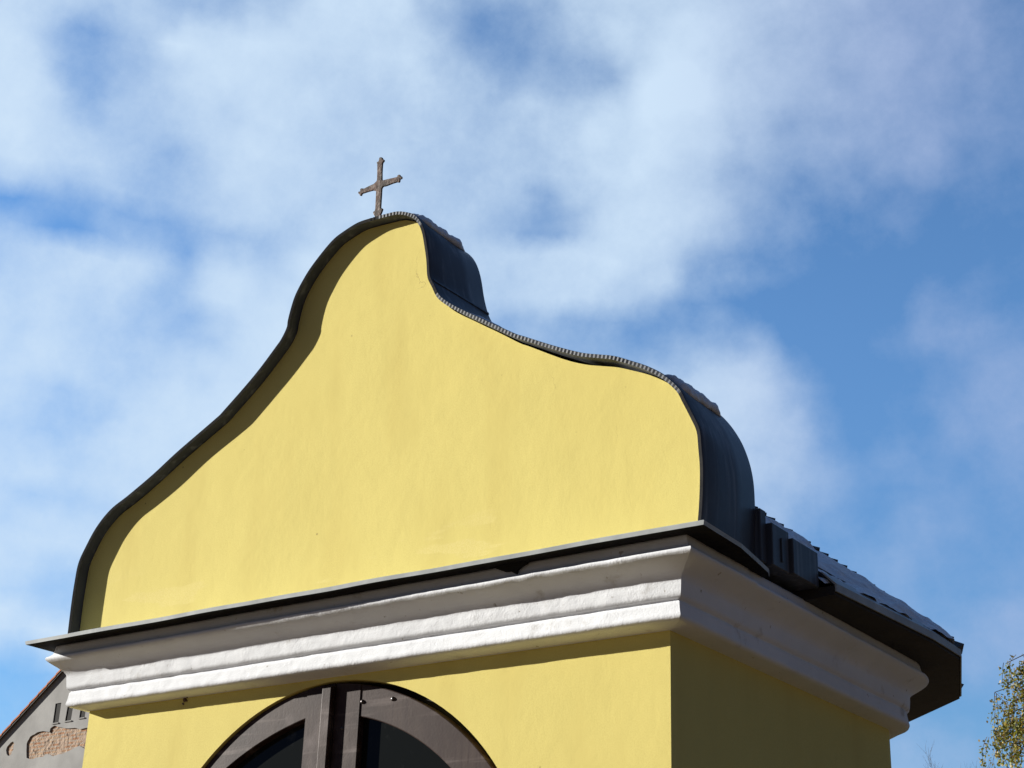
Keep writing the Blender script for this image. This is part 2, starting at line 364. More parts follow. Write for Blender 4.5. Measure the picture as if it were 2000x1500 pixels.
def hill_extra(nt, noise, co, c): return mixn(nt, rampf(nt, noise(.09, 6, .7), .4, .65), (.035, .042, .022), (.075, .075, .035))
HIL = material('wooded_slope', (.035, .042, .022), .95, extra=hill_extra)
bm = bmesh.new(); rows = []
for i in range(721):
    t = 2*math.pi*i/720; row = []
    for r_, k in ((170, 0), (182, .22), (195, .45), (210, .66), (225, .8), (240, .9), (270, .98), (300, 1.0), (420, .6)):
        h = k*(17+9*mn.noise(Vector((math.cos(t)*2.2, math.sin(t)*2.2, 3)))) + (1.6*mn.noise(Vector((math.cos(t)*34, math.sin(t)*34, r_*.02))) if k else -.5)
        row.append(bm.verts.new((r_*math.cos(t), r_*math.sin(t), h)))
    rows.append(row)
for a_, b_ in zip(rows, rows[1:]):
    for k in range(8): bm.faces.new((a_[k], a_[k+1], b_[k+1], b_[k]))
tag(obj('hills', bm, HIL, smooth=True), kind='structure')

# ------------------------------------------------------------------ the chapel
XL, XC, YC, RW = -2.814, -1.407, 1.60, 1.407
chapel = empty('chapel', (XC, .8, 0), 'small yellow wayside chapel with a bell-curved gable, white cornice and arched brown door', 'chapel')

# plan of the rear end: side wall, chamfer, back, chamfer, side wall, corners softly rounded
REAR = [((0, 1.85), 0, 45), ((-.78, 2.63), 45, 90), ((-2.034, 2.63), 90, 135), ((XL, 1.85), 135, 180)]
def rear(y0, step, n_arc=5, r=.18):
    P = []; cur = Vector((0, y0)); tl = r*math.tan(math.radians(22.5))
    def run(a, b, ang):
        k = max(1, int((b-a).length/step)); n = Vector((math.cos(ang), math.sin(ang)))
        for i in range(k): P.append((a.lerp(b, i/k), n))
    for (vx, vy), a0, a1 in REAR:
        t0, t1 = math.radians(a0), math.radians(a1); V = Vector((vx, vy))
        st = V - Vector((-math.sin(t0), math.cos(t0)))*tl
        run(cur, st, t0); c = st - Vector((math.cos(t0), math.sin(t0)))*r
        for i in range(n_arc):
            t = t0+(t1-t0)*i/n_arc; n = Vector((math.cos(t), math.sin(t))); P.append((c+n*r, n))
        n = Vector((math.cos(t1), math.sin(t1))); cur = c+n*r
    run(cur, Vector((XL, y0)), math.pi); P.append((Vector((XL, y0)), Vector((-1, 0))))
    return P
# walls: front slab with the door arch cut out, side slabs, half-round apse
def arch(cx, cz, r, xl, xr, n=36):
    """points from the left jamb over the arch to the right jamb"""
    a0 = math.acos(max(-1, min(1, (xl-cx)/r))); a1 = math.acos(max(-1, min(1, (xr-cx)/r)))
    return [(cx + r*math.cos(a0+(a1-a0)*i/n), cz + r*math.sin(a0+(a1-a0)*i/n)) for i in range(n+1)]
OCX, OCZ, OR = -1.447, 2.02, .954
bm = bmesh.new()
hole = arch(OCX, OCZ, OR, OCX-OR, OCX+OR, 60)
outer = [(XL, 0)] + [(OCX-OR, 0)] + hole + [(OCX+OR, 0)] + [(0, 0), (0, 1.4), (0, 2.6), (0, 3.2), (XL, 3.2), (XL, 1.4)]
plate(bm, outer, [], 0, .35)
ring = []
for q, n in rear(.35, .4, 6):
    ring.append([bm.verts.new(p) for p in ((q.x, q.y, 0), (q.x, q.y, 3.2), (q.x-n.x*.3, q.y-n.y*.3, 3.2), (q.x-n.x*.3, q.y-n.y*.3, 0))])
for i in range(len(ring)-1):
    for k in range(4):
        bm.faces.new((ring[i][k], ring[i][(k+1) % 4], ring[i+1][(k+1) % 4], ring[i+1][k]))
wall = obj('wall', bm, YEL, chapel)

# plan path of cornice / coping: list of (point, outward vector)
def plan(step, ystart=None, apse=True, kl=1., kr=1.):
    P = []
    def seg(a, b, n, first, last):
        a, b = Vector(a), Vector(b); k = max(2, int((b-a).length/step))
        for i in range(k+1):
            t = i/k; v = Vector(n)
            P.append((a.lerp(b, t), (Vector(first) if i == 0 else Vector(last) if i == k else v)))
    ye = .3 if ystart is None else ystart
    seg((XL, ye, 0), (XL, 0, 0), (-kl, 0, 0), (-1, 0, 0), (-kl, -1, 0)); P.pop()
    seg((XL, 0, 0), (0, 0, 0), (0, -1, 0), (-kl, -1, 0), (kr, -1, 0)); P.pop()
    seg((0, 0, 0), (0, ye, 0), (kr, 0, 0), (kr, -1, 0), (1, 0, 0))
    if apse:
        P += [(Vector((q.x, q.y, 0)), Vector((n.x, n.y, 0))) for q, n in rear(ye, step, 10)[1:-1]]
    return P
def sweep(path, prof, closed, wob=0., seed=0., hf=0., sharp=False):
    bm = bmesh.new(); rows = []
    for p, d in path:
        row = []
        for q, z in prof:
            v = p + d*q + Vector((0, 0, z))
            if wob:
                n1 = mn.noise(Vector((v.x*3.2, v.y*3.2, z*9+seed))); n2 = mn.noise(Vector((v.x*3.0, v.y*3.0, z*7+seed+17)))
                n3 = mn.noise(Vector((v.x*17, v.y*17, z*30+seed))); n4 = mn.noise(Vector((v.x*55, v.y*55, z*60+seed)))
                k = min(1., max(0., q/.05))
                v += d.normalized()*(wob*n1*.8 + hf*n3 + hf*.5*n4)*k; v.z += (wob*n2 + hf*.8*mn.noise(Vector((v.x*15, v.y*15, z*25+seed+31))))*k
            row.append(bm.verts.new(v))
        rows.append(row)
    m_ = len(rows); n_ = len(prof)
    for i in range(m_ if closed else m_-1):
        for k in range(n_):
            bm.faces.new((rows[i][k], rows[i][(k+1) % n_], rows[(i+1) % m_][(k+1) % n_], rows[(i+1) % m_][k]))
    if not closed: bm.faces.new(rows[0]); bm.faces.new(rows[-1])
    if sharp:                              # the mitres stay crisp
        for (p, d), row in zip(path, rows):
            if d.length > 1.2:
                for k in range(n_):
                    e = bm.edges.get((row[k], row[(k+1) % n_]))
                    if e: e.smooth = False
    return bm
def dense(pr, step):
    out = []
    for i in range(len(pr)-1):
        a, b = pr[i], pr[i+1]; k = max(1, int(math.hypot(b[0]-a[0], b[1]-a[1])/step))
        out += [(a[0]+(b[0]-a[0])*j/k, a[1]+(b[1]-a[1])*j/k) for j in range(k)]
    return out + [pr[-1]]
prof = dense([(-.05, 2.984), (0.0, 2.990), (.030, 2.993), (.070, 2.999), (.081, 3.004), (.0845, 3.012), (.081, 3.030), (.078, 3.050), (.077, 3.060), (.072, 3.065),
        (.071, 3.069), (.079, 3.072), (.087, 3.077), (.0895, 3.086), (.092, 3.110), (.093, 3.126), (.096, 3.136), (.106, 3.148), (.122, 3.160), (.142, 3.172), (.160, 3.183), (.171, 3.191),
        (.175, 3.198), (.172, 3.205), (.162, 3.210), (.150, 3.219), (.146, 3.240), (.142, 3.257), (-.05, 3.257)], .008)
cpl = plan(.013, kl=.86, kr=1.03)
for p, d in cpl:                           # the mason's line runs out: the moulding is fuller towards the right corner
    if abs(p.y) < 1e-6: d.y *= .86+.16*(p.x-XL)/-XL
cornice = obj('cornice', sweep(cpl, prof, True, wob=.0021, seed=3, hf=.0014, sharp=True), WHT, chapel, smooth=True)
tag(cornice, 'hand-plastered white moulded cornice')

# coping sheet over the front of the cornice, wrapping both corners
cpr = [(-.02, 3.264), (.218, 3.2525), (.222, 3.2495), (.226, 3.2495), (.229, 3.2635), (.222, 3.267), (-.02, 3.305)]
cpath = [(p, d*(1-.26*max(0, min(1, p.y/.36))) if p.x > -.001 and p.y > 0 else d) for p, d in plan(.05, ystart=.40, apse=False, kl=.87, kr=1.12)]
cp = sweep(cpath, cpr, False, wob=.0035, seed=9)
coping = obj('coping', cp, [COP, DARK_EDGE_SHADE], chapel)
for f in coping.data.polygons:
    if f.normal.z < -.6: f.material_index = 1        # underside coloured near black, its shade painted in
coping = coping; tag(coping, 'thin grey sheet-metal coping above the cornice')

# plaster broken away under the coping, and an old iron stub in the wall
hp = [fp(760+x/3.125, 960+y/3.125, -.153) for x, y in ((650,470),(668,450),(700,436),(730,415),(762,404),(800,412),(850,418),(846,440),(815,458),(790,480),(782,506),(768,500),(745,488),(715,492),(690,484))]
bm = bmesh.new(); plate(bm, [(p.x, p.z) for p in hp], [], -.160, -.150)
tag(obj('broken_patch', bm, DRK, cornice), 'dark hollow where plaster has broken off under the coping')
bm = bmesh.new()
for dx, dz, r in ((0, 0, .008), (.010, .012, .006), (-.008, -.014, .005), (.012, -.006, .005)):
    q = fp(362, 1367, 0); bmesh.ops.create_icosphere(bm, subdivisions=2, radius=r, matrix=Matrix.Translation((q.x+dx, -.001, q.z+dz)))
for v in bm.verts: v.co += Vector((mn.noise(v.co*90), mn.noise(v.co*90+Vector((5, 0, 0))), mn.noise(v.co*90+Vector((0, 5, 0)))))*.004
obj('iron_stub', bm, RST, wall)

# gable outline (lip of the metal edge), left foot over the top to the right foot
LPTS = [(780,413.3),(753.3,418.7),(726.7,426),(700,434.7),(673.3,450.7),(652,466.7),(630.7,490.7),(606.7,522.7),(590.7,549.3),(577.3,576),(569.3,600),(562.7,626.7),(560.8,640),(550.7,661.3),(540,677),(500,730),(440,800),(420,820),(350,879.5),(297.5,928.5),(252,967),(217,995),(189,1030),(168,1068.5),(154,1100),(147,1135),(140,1180.5),(133,1236.5)]
RPTS = [(804,423.5),(817,437),(824,453),(829,480),(833,509),(835.5,541),(844,560),(854.7,581),(873,596),(900,610.7),(940,629),(998.7,656),(1020,663),(1084,683),(1132,695),(1164,698.6),(1196,702),(1228,711),(1260,721.6),(1292,738),(1320.8,763),(1333.6,785.8),(1349.6,816.8),(1360.8,842.4),(1364,874.4),(1366.6,909.6),(1366.6,948),(1365,989.6),(1363,1018.4)]
PO = .050
lip = [fp(x, y, -PO) for x, y in reversed(LPTS)]
lip = [Vector((p.x, p.z)) for p in lip]
rr = [fp(x, y, -PO) for x, y in RPTS]; rr = [Vector((p.x, p.z)) for p in rr]
for i, p in enumerate(rr):                 # the survey caught the lower edge of the lip here: move to the upper
    t = (rr[min(i+1, len(rr)-1)]-rr[max(i-1, 0)]).normalized(); n = Vector((-t.y, t.x))
    lip.append(p + n*.012)
lip.insert(0, Vector((lip[0].x+.002, 3.27))); lip.append(Vector((lip[-1].x-.002, 3.27)))
def resample(pts, step):
    # Catmull-Rom through the points, then even spacing
    out = []
    for i in range(len(pts)-1):
        p0, p1, p2, p3 = pts[max(i-1, 0)], pts[i], pts[i+1], pts[min(i+2, len(pts)-1)]
        for k in range(12):
            t = k/12
            out.append(.5*((2*p1)+(p2-p0)*t+(2*p0-5*p1+4*p2-p3)*t*t+(3*p1-p0-3*p2+p3)*t*t*t))
    out.append(pts[-1])
    res = [out[0]]; acc = 0.
    for a, b in zip(out, out[1:]):
        d = (b-a).length
        while acc + d >= step:
            f = (step-acc)/d; a = a.lerp(b, f); res.append(a.copy()); d = (b-a).length; acc = 0.
        acc += d
    return res
lip = resample(lip, .009)
nl = []
for i in range(len(lip)):
    t = (lip[min(i+3, len(lip)-1)]-lip[max(i-3, 0)]).normalized(); nl.append(Vector((-t.y, t.x)))
TH = .011; BACK = .325
# wall of the gable
inset = []
for p, n in zip(lip, nl):
    s = 0.
    if -.75 < p.x < .02 and p.y > 3.8: s = .012*math.sin((p.x+.75)/.77*math.pi)
    inset.append(p - n*(TH+.004+s + .003*mn.noise(Vector((p.x*6, p.y*6, 0)))))
# metal cladding wrapped over the gable: sheet with a crimped front lip
smo = []                                   # the sheet evens out away from the hand-cut front edge
for i in range(len(lip)):
    k = min(11, i, len(lip)-1-i); q = Vector((0, 0))
    for j in range(i-k, i+k+1): q += lip[j]
    smo.append(q/(2*k+1))
bm = bmesh.new(); loops = []
for yy, src in ((0, inset), (.05, [q.lerp(m_-n*(TH+.010), .35) for q, m_, n in zip(inset, smo, nl)]), (.19, [m_-n*(TH+.014) for m_, n in zip(smo, nl)]), (BACK-.01, [m_-n*(TH+.014) for m_, n in zip(smo, nl)])):
    loops.append([bm.verts.new((q.x, yy, q.y)) for q in [Vector((src[0].x, 3.255))]+src[::2]+[Vector((src[-1].x, 3.255))]])
for la_, lb_ in zip(loops, loops[1:]):
    for k in range(len(la_)): bm.faces.new((la_[k], la_[(k+1) % len(la_)], lb_[(k+1) % len(la_)], lb_[k]))
bm.faces.new(loops[0]); bm.faces.new(loops[-1])
gable = obj('gable', bm, YEL, chapel); tag(gable, 'bell-curved yellow gable wall')
bm = bmesh.new(); rows = []
for i, (p, n) in enumerate(zip(lip, nl)):
    sm = smo[i]
    z = -1 if (i % 2) else 1
    w = .0035*mn.noise(Vector((p.x*3, p.y*3, 4)))
    y = -PO + w; z *= .38*max(0, min(1, (n.y-.4)/.2))*(.75+.5*mn.noise(Vector((p.x*9, 3, 1)))) if p.x > -1.40 else 0.
    bot = p - n*TH
    jog = .004 if abs(i-0) < 0 else 0
    prof_ = [(sm-n*TH, BACK), (bot, y+.012), (bot - n*.002, y+.0035*z), (p, y-.002+.0035*z), (p+n*.003, y+.006), (p.lerp(sm, .6)+n*.003, .08), (sm+n*.003, .19), (sm+n*.003, BACK)]
    rows.append([bm.verts.new((q.x, yy, q.y)) for q, yy in prof_])
for a, b in zip(rows, rows[1:]):
    for k in range(8): 
        f = bm.faces.new((a[k], a[(k+1) % 8], b[(k+1) % 8], b[k])); f.smooth = k in (4, 5, 6)
bm.faces.new(rows[0]); bm.faces.new(rows[-1])
clad = obj('gable_cladding', bm, [ZNC, RIB, DARK_EDGE_SHADE], chapel); tag(clad, 'dark sheet-metal cladding with a crimped edge along the gable curve')
for f in clad.data.polygons:                                   # crimped lip is bare bright metal
    if f.index % 8 == 2 and f.index < 8*(len(rows)-1): f.material_index = 2
    if f.index % 8 in (0, 1) and -.75 < f.center.x+chapel.location.x < .02 and nl[min(f.index//8, len(nl)-1)].y > .5: f.material_index = 1
    if f.index % 8 == 2 and f.index < 8*(len(rows)-1) and f.center.x+chapel.location.x > -1.36 and nl[f.index//8].y > .5: f.material_index = 1
# folded seams across the cladding at each change of curve
def nearest(x, z): return min(range(len(lip)), key=lambda i: (lip[i]-Vector((x, z))).length)
def seam(ix, w=.006, h=.005):
    bm = bmesh.new()
    p, n = lip[ix], nl[ix]; t = Vector((n.y, -n.x))
    q = [p+n*.0032-t*w, p+n*(.003+h)-t*w, p+n*(.003+h)+t*w, p+n*.0032+t*w]
    a = [bm.verts.new((v.x, -PO+.004, v.y)) for v in q]; q = [v+smo[ix]-lip[ix] for v in q]; b = [bm.verts.new((v.x, BACK-.002, v.y)) for v in q]
    for k in range(4): bm.faces.new((a[k], a[(k+1) % 4], b[(k+1) % 4], b[k]))
    bm.faces.new(a); bm.faces.new(b)
    obj('folded_seam', bm, ZNC, clad)
for x, z in ((-1.06, 4.53), (-1.815, 4.51)): seam(nearest(x, z))

# stepped sheet flashing where the roof runs out behind the gable
fl = bmesh.new()
for (x0, x1, y0, y1, z0, z1) in ((-.03, .178, .3275, .372, 3.29, 3.484), (-.03, .200, .3725, .505, 3.285, 3.440), (-.03, .215, .5055, .712, 3.285, 3.418)):
    box(fl, x0, x1, y0, y1, z0, z1)
box(fl, .2005, .2055, .435, .447, 3.31, 3.40)
bmesh.ops.bevel(fl, geom=list(fl.edges), offset=.003, segments=1, affect='EDGES')
flash = obj('stepped_flashing', fl, ZNC, chapel); tag(flash, 'three stepped boxes of dark sheet metal behind the gable')

# roof: ridge running back to a half-cone over the apse
EO, ZE, ZR = .324, 3.258, 4.70
ANG = [8.5, 33, 60, 90, 120, 147, 171.5]
def eave_path(off, y0, step=.06):
    P = []
    k = int((YC-y0)/step)
    def o_(y): return off-.065*max(0, min(1, (1.75-y)/1.1)) if off > .2 else off
    for i in range(k): y = y0+(YC-y0)*i/k; P.append((Vector((RW+o_(y), y)), 0))
    for a_ in ANG:
        t = math.radians(a_); P.append((Vector(((RW+off)*math.cos(t), YC+(RW+off)*math.sin(t))), 1))
    for i in range(k-1, -1, -1): y = y0+(YC-y0)*i/k; P.append((Vector((-RW-o_(y), y)), 0))
    return [(Vector((XC+p.x, p.y)), q) for p, q in P]
YR0 = .33
NC = 26
bm = bmesh.new(); rows = []
for p, ap in eave_path(EO, YR0):
    top = Vector((XC, YC if ap else p.y, ZR)); e = Vector((p.x, p.y, ZE+.035)); row = []
    if p.y < .71: e = e.lerp(top, .17)     # stops short behind the stepped flashing
    for c in range(NC):                    # courses of shingles: each a small step
        a = e.lerp(top, c/NC); b = e.lerp(top, (c+1)/NC)
        j = .006*mn.noise(Vector((p.x*9, p.y*9, c*3.1)))
        row += [bm.verts.new(a+Vector((0, 0, .012+j))), bm.verts.new(b+Vector((0, 0, .001)))]
    rows.append([bm.verts.new(e)]+row)
for a, b in zip(rows, rows[1:]):
    for k in range(len(a)-1): bm.faces.new((a[k], a[k+1], b[k+1], b[k]))
roof = obj('roof', bm, SHG, chapel); tag(roof, 'dark shingle roof rounded at the back')
for a_ in ANG:                             # overlapping caps along each hip of the rounded end
    t = math.radians(a_); bm = bmesh.new()
    e = Vector((XC+(RW+EO)*math.cos(t), YC+(RW+EO)*math.sin(t), ZE+.035)); top = Vector((XC, YC, ZR))
    d = (top-e).normalized(); sd = Vector((-math.sin(t), math.cos(t), 0)); up = sd.cross(d); up *= (1 if up.z > 0 else -1)
    L_ = (top-e).length; n_c = 44
    for k in range(n_c):
        a = e+d*(L_*k/n_c); b = e+d*(L_*(k+1.15)/n_c); w = .055
        q = [(a, -w, .000), (a, 0, .038), (a, w, .000), (b, -w*.9, -.012), (b, 0, .021), (b, w*.9, -.012)]
        v = [bm.verts.new(p+sd*x+up*(z+.003*random.random())) for p, x, z in q]
        for f in ((0, 1, 4, 3), (1, 2, 5, 4), (0, 2, 1), (3, 4, 5), (0, 3, 5, 2)): bm.faces.new([v[i] for i in f])
    obj('hip_cap', bm, SHG, roof)
bm = bmesh.new(); rows = []
PB = eave_path(-.42, YR0+.4)
for (p, ap), (pi, ai) in zip(eave_path(EO, YR0+.4), PB):
    rows.append([bm.verts.new(v) for v in ((p.x, p.y, ZE+.034), (p.x, p.y, ZE), (p.x-(p.x-pi.x)*.12, p.y-(p.y-pi.y)*.12, ZE-.004), (pi.x, pi.y, ZE+.0025), (pi.x, pi.y, ZE+.034))])
for a, b in zip(rows, rows[1:]):
    for k in range(5): bm.faces.new((a[k], a[(k+1) % 5], b[(k+1) % 5], b[k]))
bm.faces.new(rows[0]); bm.faces.new(rows[-1])
eave = obj('eave', bm, EAV, roof); tag(eave, 'dark underside of the roof edge')
bm = bmesh.new(); rows = []
for (p, ap) in eave_path(EO+.004, YR0+.4):
    c = Vector((XC, YC if ap else p.y)); d = (p-c).normalized(); q = p+d*.006; s = p-d*.05
    rows.append([bm.verts.new(v) for v in ((p.x, p.y, ZE+.012), (q.x, q.y, ZE+.012), (q.x, q.y, ZE+.041), (s.x, s.y, ZE+.094), (s.x, s.y, ZE+.088), (p.x, p.y, ZE+.036))])
for a, b in zip(rows, rows[1:]):
    for k in range(6): bm.faces.new((a[k], a[(k+1) % 6], b[(k+1) % 6], b[k]))
bm.faces.new(rows[0]); bm.faces.new(rows[-1])
drip = obj('drip_edge', bm, COP, roof); tag(drip, 'narrow grey metal drip edge')

# iron cross on the gable
CPX = [(690,185),(725,195),(735,230),(765,240),(762,270),(735,300),(728,330),(718,500),(718,660),(740,668),(850,640),(1030,600),(1040,565),(1075,548),(1100,560),(1100,590),(1125,580),(1138,610),(1120,645),(1095,640),(1090,690),(1065,720),(1040,705),(940,735),(800,790),(740,800),(715,835),(705,1000),(690,1230),(700,1260),(730,1255),(732,1285),(710,1340),(690,1390),(690,1560),(585,1560),(560,1420),(530,1370),(530,1325),(560,1315),(572,1270),(585,1000),(590,890),(530,880),(420,910),(300,950),(285,990),(255,995),(240,960),(212,940),(222,905),(255,905),(258,850),(290,835),(330,845),(450,785),(540,745),(590,700),(608,670),(612,560),(615,330),(603,310),(610,285),(640,275),(650,240),(655,205)]
YX = .13
pts = [fp(680+x/10.715, 290+y/10.715, YX) for x, y in CPX]
bm = bmesh.new(); plate(bm, [(p.x, p.z) for p in pts], [], YX-.0045, YX+.0045)
cross = obj('cross', bm, RST, chapel); tag(cross, 'rusty flat iron cross with trefoil ends on top of the gable')
bv = cross.modifiers.new('worn_edges', 'BEVEL'); bv.width = .0025; bv.segments = 1; bv.limit_method = 'ANGLE'

# ------------------------------------------------------------------ the door
YD = .012
XM = -1.459
def leaf_plate(outer, hole, y0, y1): 
    bm = bmesh.new(); plate(bm, outer, [hole], y0, y1); return bm
la = arch(OCX, OCZ, OR-.004, OCX-OR+.004, XM, 40)
ho = [(-2.29, 1.15)] + arch(-1.304, 1.544, 1.335, -2.29, -1.594, 24) + [(-1.594, 1.15)]
bm = leaf_plate([(OCX-OR+.004, .06)]+la+[(XM, .06)], ho, YD, YD+.045)
leafL = obj('door_leaf', bm, WOD, chapel); tag(leafL, 'left door leaf with the raised closing strip')
bm = bmesh.new()
plate(bm, [(-1.505, .08), (-1.505, 2.957), (-1.459, 2.957), (-1.459, .08)], [], YD-.021, YD-.0005)
strip = obj('closing_strip', bm, WOD, leafL)
rx1 = -.535
ra = arch(-1.527, 1.91, 1.062, XM+.004, rx1, 40)
ho2 = [(-1.335, 1.15)] + arch(-1.535, 1.902, .952, -1.335, -.66, 24) + [(-.66, 1.15)]
bm = leaf_plate([(XM+.004, .06)]+ra+[(rx1, .06)], ho2, YD+.006, YD+.051)
leafR = obj('door_leaf', bm, WOD, chapel); tag(leafR, 'right door leaf with bolt heads')
stiles = []
for lf_, x0, x1, acx, acz, ar, yy in ((leafL, -1.594, -1.506, OCX, OCZ, OR-.006, YD), (leafR, XM+.005, -1.335, -1.527, 1.91, 1.060, YD+.006)):
    bm = bmesh.new(); plate(bm, [(x0, .07)]+arch(acx, acz, ar, x0, x1, 8)+[(x1, .07)], [], yy-.0035, yy-.0003)
    stiles.append(obj('stile', bm, WOD, lf_))
for lf in (leafL, leafR, strip):
    bv = lf.modifiers.new('worn_edges', 'BEVEL'); bv.width = .004; bv.segments = 2; bv.limit_method = 'ANGLE'
for lf, hx in ((leafL, ho), (leafR, ho2)):
    bm = bmesh.new(); plate(bm, hx, [], YD+.034, YD+.040)
    obj('glass_pane', bm, GLS, lf)
b0 = None
for bx, by in ((708, 1370.6), (767.5, 1365), (669, 1423)):
    p = fp(bx, by, YD+.006); par = leafR
    if b0 is None:
        bm = bmesh.new(); bmesh.ops.create_uvsphere(bm, u_segments=14, v_segments=10, radius=.0085)
        for v in bm.verts: v.co.y = min(v.co.y*.8, .002)
        b0 = obj('bolt', bm, IRN, None, smooth=True); b = b0
    else:
        b = b0.copy(); COL.objects.link(b)
    b.parent = par; b.location = Vector((p.x, p.y, p.z)) - Vector(chapel.location)
# frame behind the leaves, coloured near black for the shade in the gap
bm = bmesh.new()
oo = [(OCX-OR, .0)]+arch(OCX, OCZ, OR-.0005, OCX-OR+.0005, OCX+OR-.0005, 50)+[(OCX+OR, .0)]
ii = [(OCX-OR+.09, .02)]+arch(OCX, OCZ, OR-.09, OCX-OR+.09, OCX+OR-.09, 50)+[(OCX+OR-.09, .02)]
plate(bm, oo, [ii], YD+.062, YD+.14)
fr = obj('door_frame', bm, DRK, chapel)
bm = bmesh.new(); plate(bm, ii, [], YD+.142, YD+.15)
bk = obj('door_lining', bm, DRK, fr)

# ------------------------------------------------------------------ snow left on the metal and the roof
def snow_strip(name, label, i0, i1, y0, y1, th, seed):
    bm = bmesh.new(); nu, nv = 22, 34; rows = []
    for a in range(nu+1):
        fi = i0+(i1-i0)*a/nu; i = int(fi); f = fi-i
        p = smo[i].lerp(smo[min(i+1, len(lip)-1)], f); n = nl[i]
        row = []
        for b in range(nv+1):
            v = b/nv; u = a/nu
            e = min(u, 1-u)*2; ev = min(v, 1-v)*2
            pr = max(0, (1-(1-min(1, e*2.2))**2))*max(0, (1-(1-min(1, ev*5))**2))
            y = y0+(y1-y0)*v
            h = pr**.5*th*(1+.5*mn.noise(Vector((u*3+seed, y*28, 1)))+.3*mn.noise(Vector((u*8, y*70+seed, 5)))) + .0012
            uu = .012*mn.noise(Vector((seed, y*22, 2)))
            t = Vector((n.y, -n.x))
            q = p + n*(.003+h) + t*uu
            row.append(bm.verts.new((q.x, y, q.y)))
        rows.append(row)
    base = []
    for a in range(nu):
        for b in range(nv): bm.faces.new((rows[a][b], rows[a][b+1], rows[a+1][b+1], rows[a+1][b]))
    o = obj(name, bm, SNW, None, smooth=True); so_ = o.modifiers.new('depth', 'SOLIDIFY'); so_.thickness = .003; so_.offset = -1
    tag(o, label, 'snow', 'last snow lying on the chapel')
    return o
a, b = nearest(-1.235, 4.90), nearest(-1.15, 4.84)
snow_strip('snow_strip', 'ridge of snow on the topmost curl of the metal gable edge, right of the cross', a, b, -.02, .285, .022, 1.5)
a, b = nearest(-.02, 3.90), nearest(.055, 3.83)
snow_strip('snow_strip', 'lumpy ridge of snow on the lower right shoulder of the gable metal', a, b, -.01, .27, .020, 6.5)
a, b = nearest(-.93, 4.38), nearest(-.80, 4.29)
snow_strip('snow_strip', 'small patch of snow in the hollow of the gable metal below the curl', a, b, .02, .30, .010, 9.1)
# snow blanket on the roof slope
def roof_pt(s, t):
    a7 = math.radians(ANG[0])
    P1 = Vector((XC+(RW+EO)*math.cos(a7), YC+(RW+EO)*math.sin(a7), ZE+.035))
    y = YR0 + (P1.y-YR0)*s
    x = RW+EO-.065*max(0, min(1, (1.75-y)/1.1))
    e = Vector((XC+x, y, ZE+.035)); top = Vector((XC, YR0+(YC-YR0)*s, ZR))
    return e.lerp(top, t)
bm = bmesh.new(); rows = []
NS, NT = 150, 150
nrm = Vector((ZR-ZE, 0, RW+EO)).normalized()
for a in range(NS+1):
    s = a/NS; row = []
    for b in range(NT+1):
        t = .012+.55*b/NT; t = t if roof_pt(s, 0).y > .71 else .175+.38*b/NT
        p = roof_pt(s, t)
        h = .024 + .05*mn.noise(Vector((p.x*2.2, p.y*2.2, p.z*2.2))) + .022*mn.noise(p*9) + .008*mn.noise(p*26)
        h = min(h, .03+.01*mn.noise(p*12)); 
        if t < .06: h = min(h, .014+t*.25 + .012*mn.noise(p*14))
        if b > NT*.7: h -= (b/NT-.7)*.16*(1+mn.noise(p*3))
        if s > .955: h -= (s-.955)*1.2
        d = nrm
        row.append(bm.verts.new(p + d*(h+.004)))
    rows.append(row)
for a in range(NS):
    for b in range(NT): bm.faces.new((rows[a][b], rows[a+1][b], rows[a+1][b+1], rows[a][b+1]))
o = obj('snow_cover', bm, SNW, None, smooth=True)
tag(o, 'thin patchy snow lying on the dark shingle roof behind the gable', 'snow', 'last snow lying on the chapel')

# ------------------------------------------------------------------ house beyond, on the left
YH = 18.0
hz = lambda x, y: (lambda p: (p.x, p.z))(fp(x/7.145, 1290+y/7.145, YH))
v0 = fp(0, 1446, YH); v1 = fp(117, 1319, YH)
sl_ = (v1.z-v0.z)/(v1.x-v0.x)
xr = v1.x+2.2; zr = v1.z+sl_*2.2; xe = xr-6.2; ze = zr-sl_*6.2
house = empty('house', (xr, YH+4, 0), 'grey plastered house gable with orange verge tiles and bare brick patch beyond the chapel', 'house')
patch = [hz(*p) for p in ((370,1360),(368,1260),(372,1160),(385,1125),(402,1100),(420,1065),(445,1045),(480,1030),(520,1002),(560,992),(600,985),(650,992),(690,1000),(697,975),(702,950),(730,925),(765,908),(800,925),(850,932),(900,945),(950,948),(1050,940),(1120,960),(1200,940),(1330,930),(1400,1020),(1380,1180),(1250,1200),(1180,1230),(1110,1190),(1050,1215),(1000,1240),(940,1270),(880,1300),(810,1310),(740,1335),(690,1312),(640,1310),(600,1340),(560,1345),(500,1355),(450,1380),(410,1372))]
patch2 = [hz(*p) for p in ((92,1305),(84,1250),(98,1205),(122,1178),(150,1145),(182,1130),(200,1165),(183,1200),(188,1240),(165,1275),(152,1320),(112,1332))]
slits = [[hz(*p) for p in q] for q in (((775,602),(857,588),(815,872),(735,882)), ((968,500),(1047,488),(988,842),(905,855)), ((1135,606),(1208,598),(1182,800),(1103,806)))]
gout = [(xe, 0), (xe, ze), (xr, zr), (2*xr-xe, ze), (2*xr-xe, 0)]
bm = bmesh.new(); plate(bm, gout, [patch, patch2]+slits, YH, YH+.022)
hw = obj('wall', bm, GPL, house)
bm = bmesh.new(); plate(bm, [(xe, 0), (xe, ze-.02), (xr, zr-.02), (2*xr-xe, ze-.02), (2*xr-xe, 0)], [], YH+.024, YH+.30)
core = obj('brickwork', bm, BRK, house); tag(core, 'bare brick showing where the plaster has fallen off')
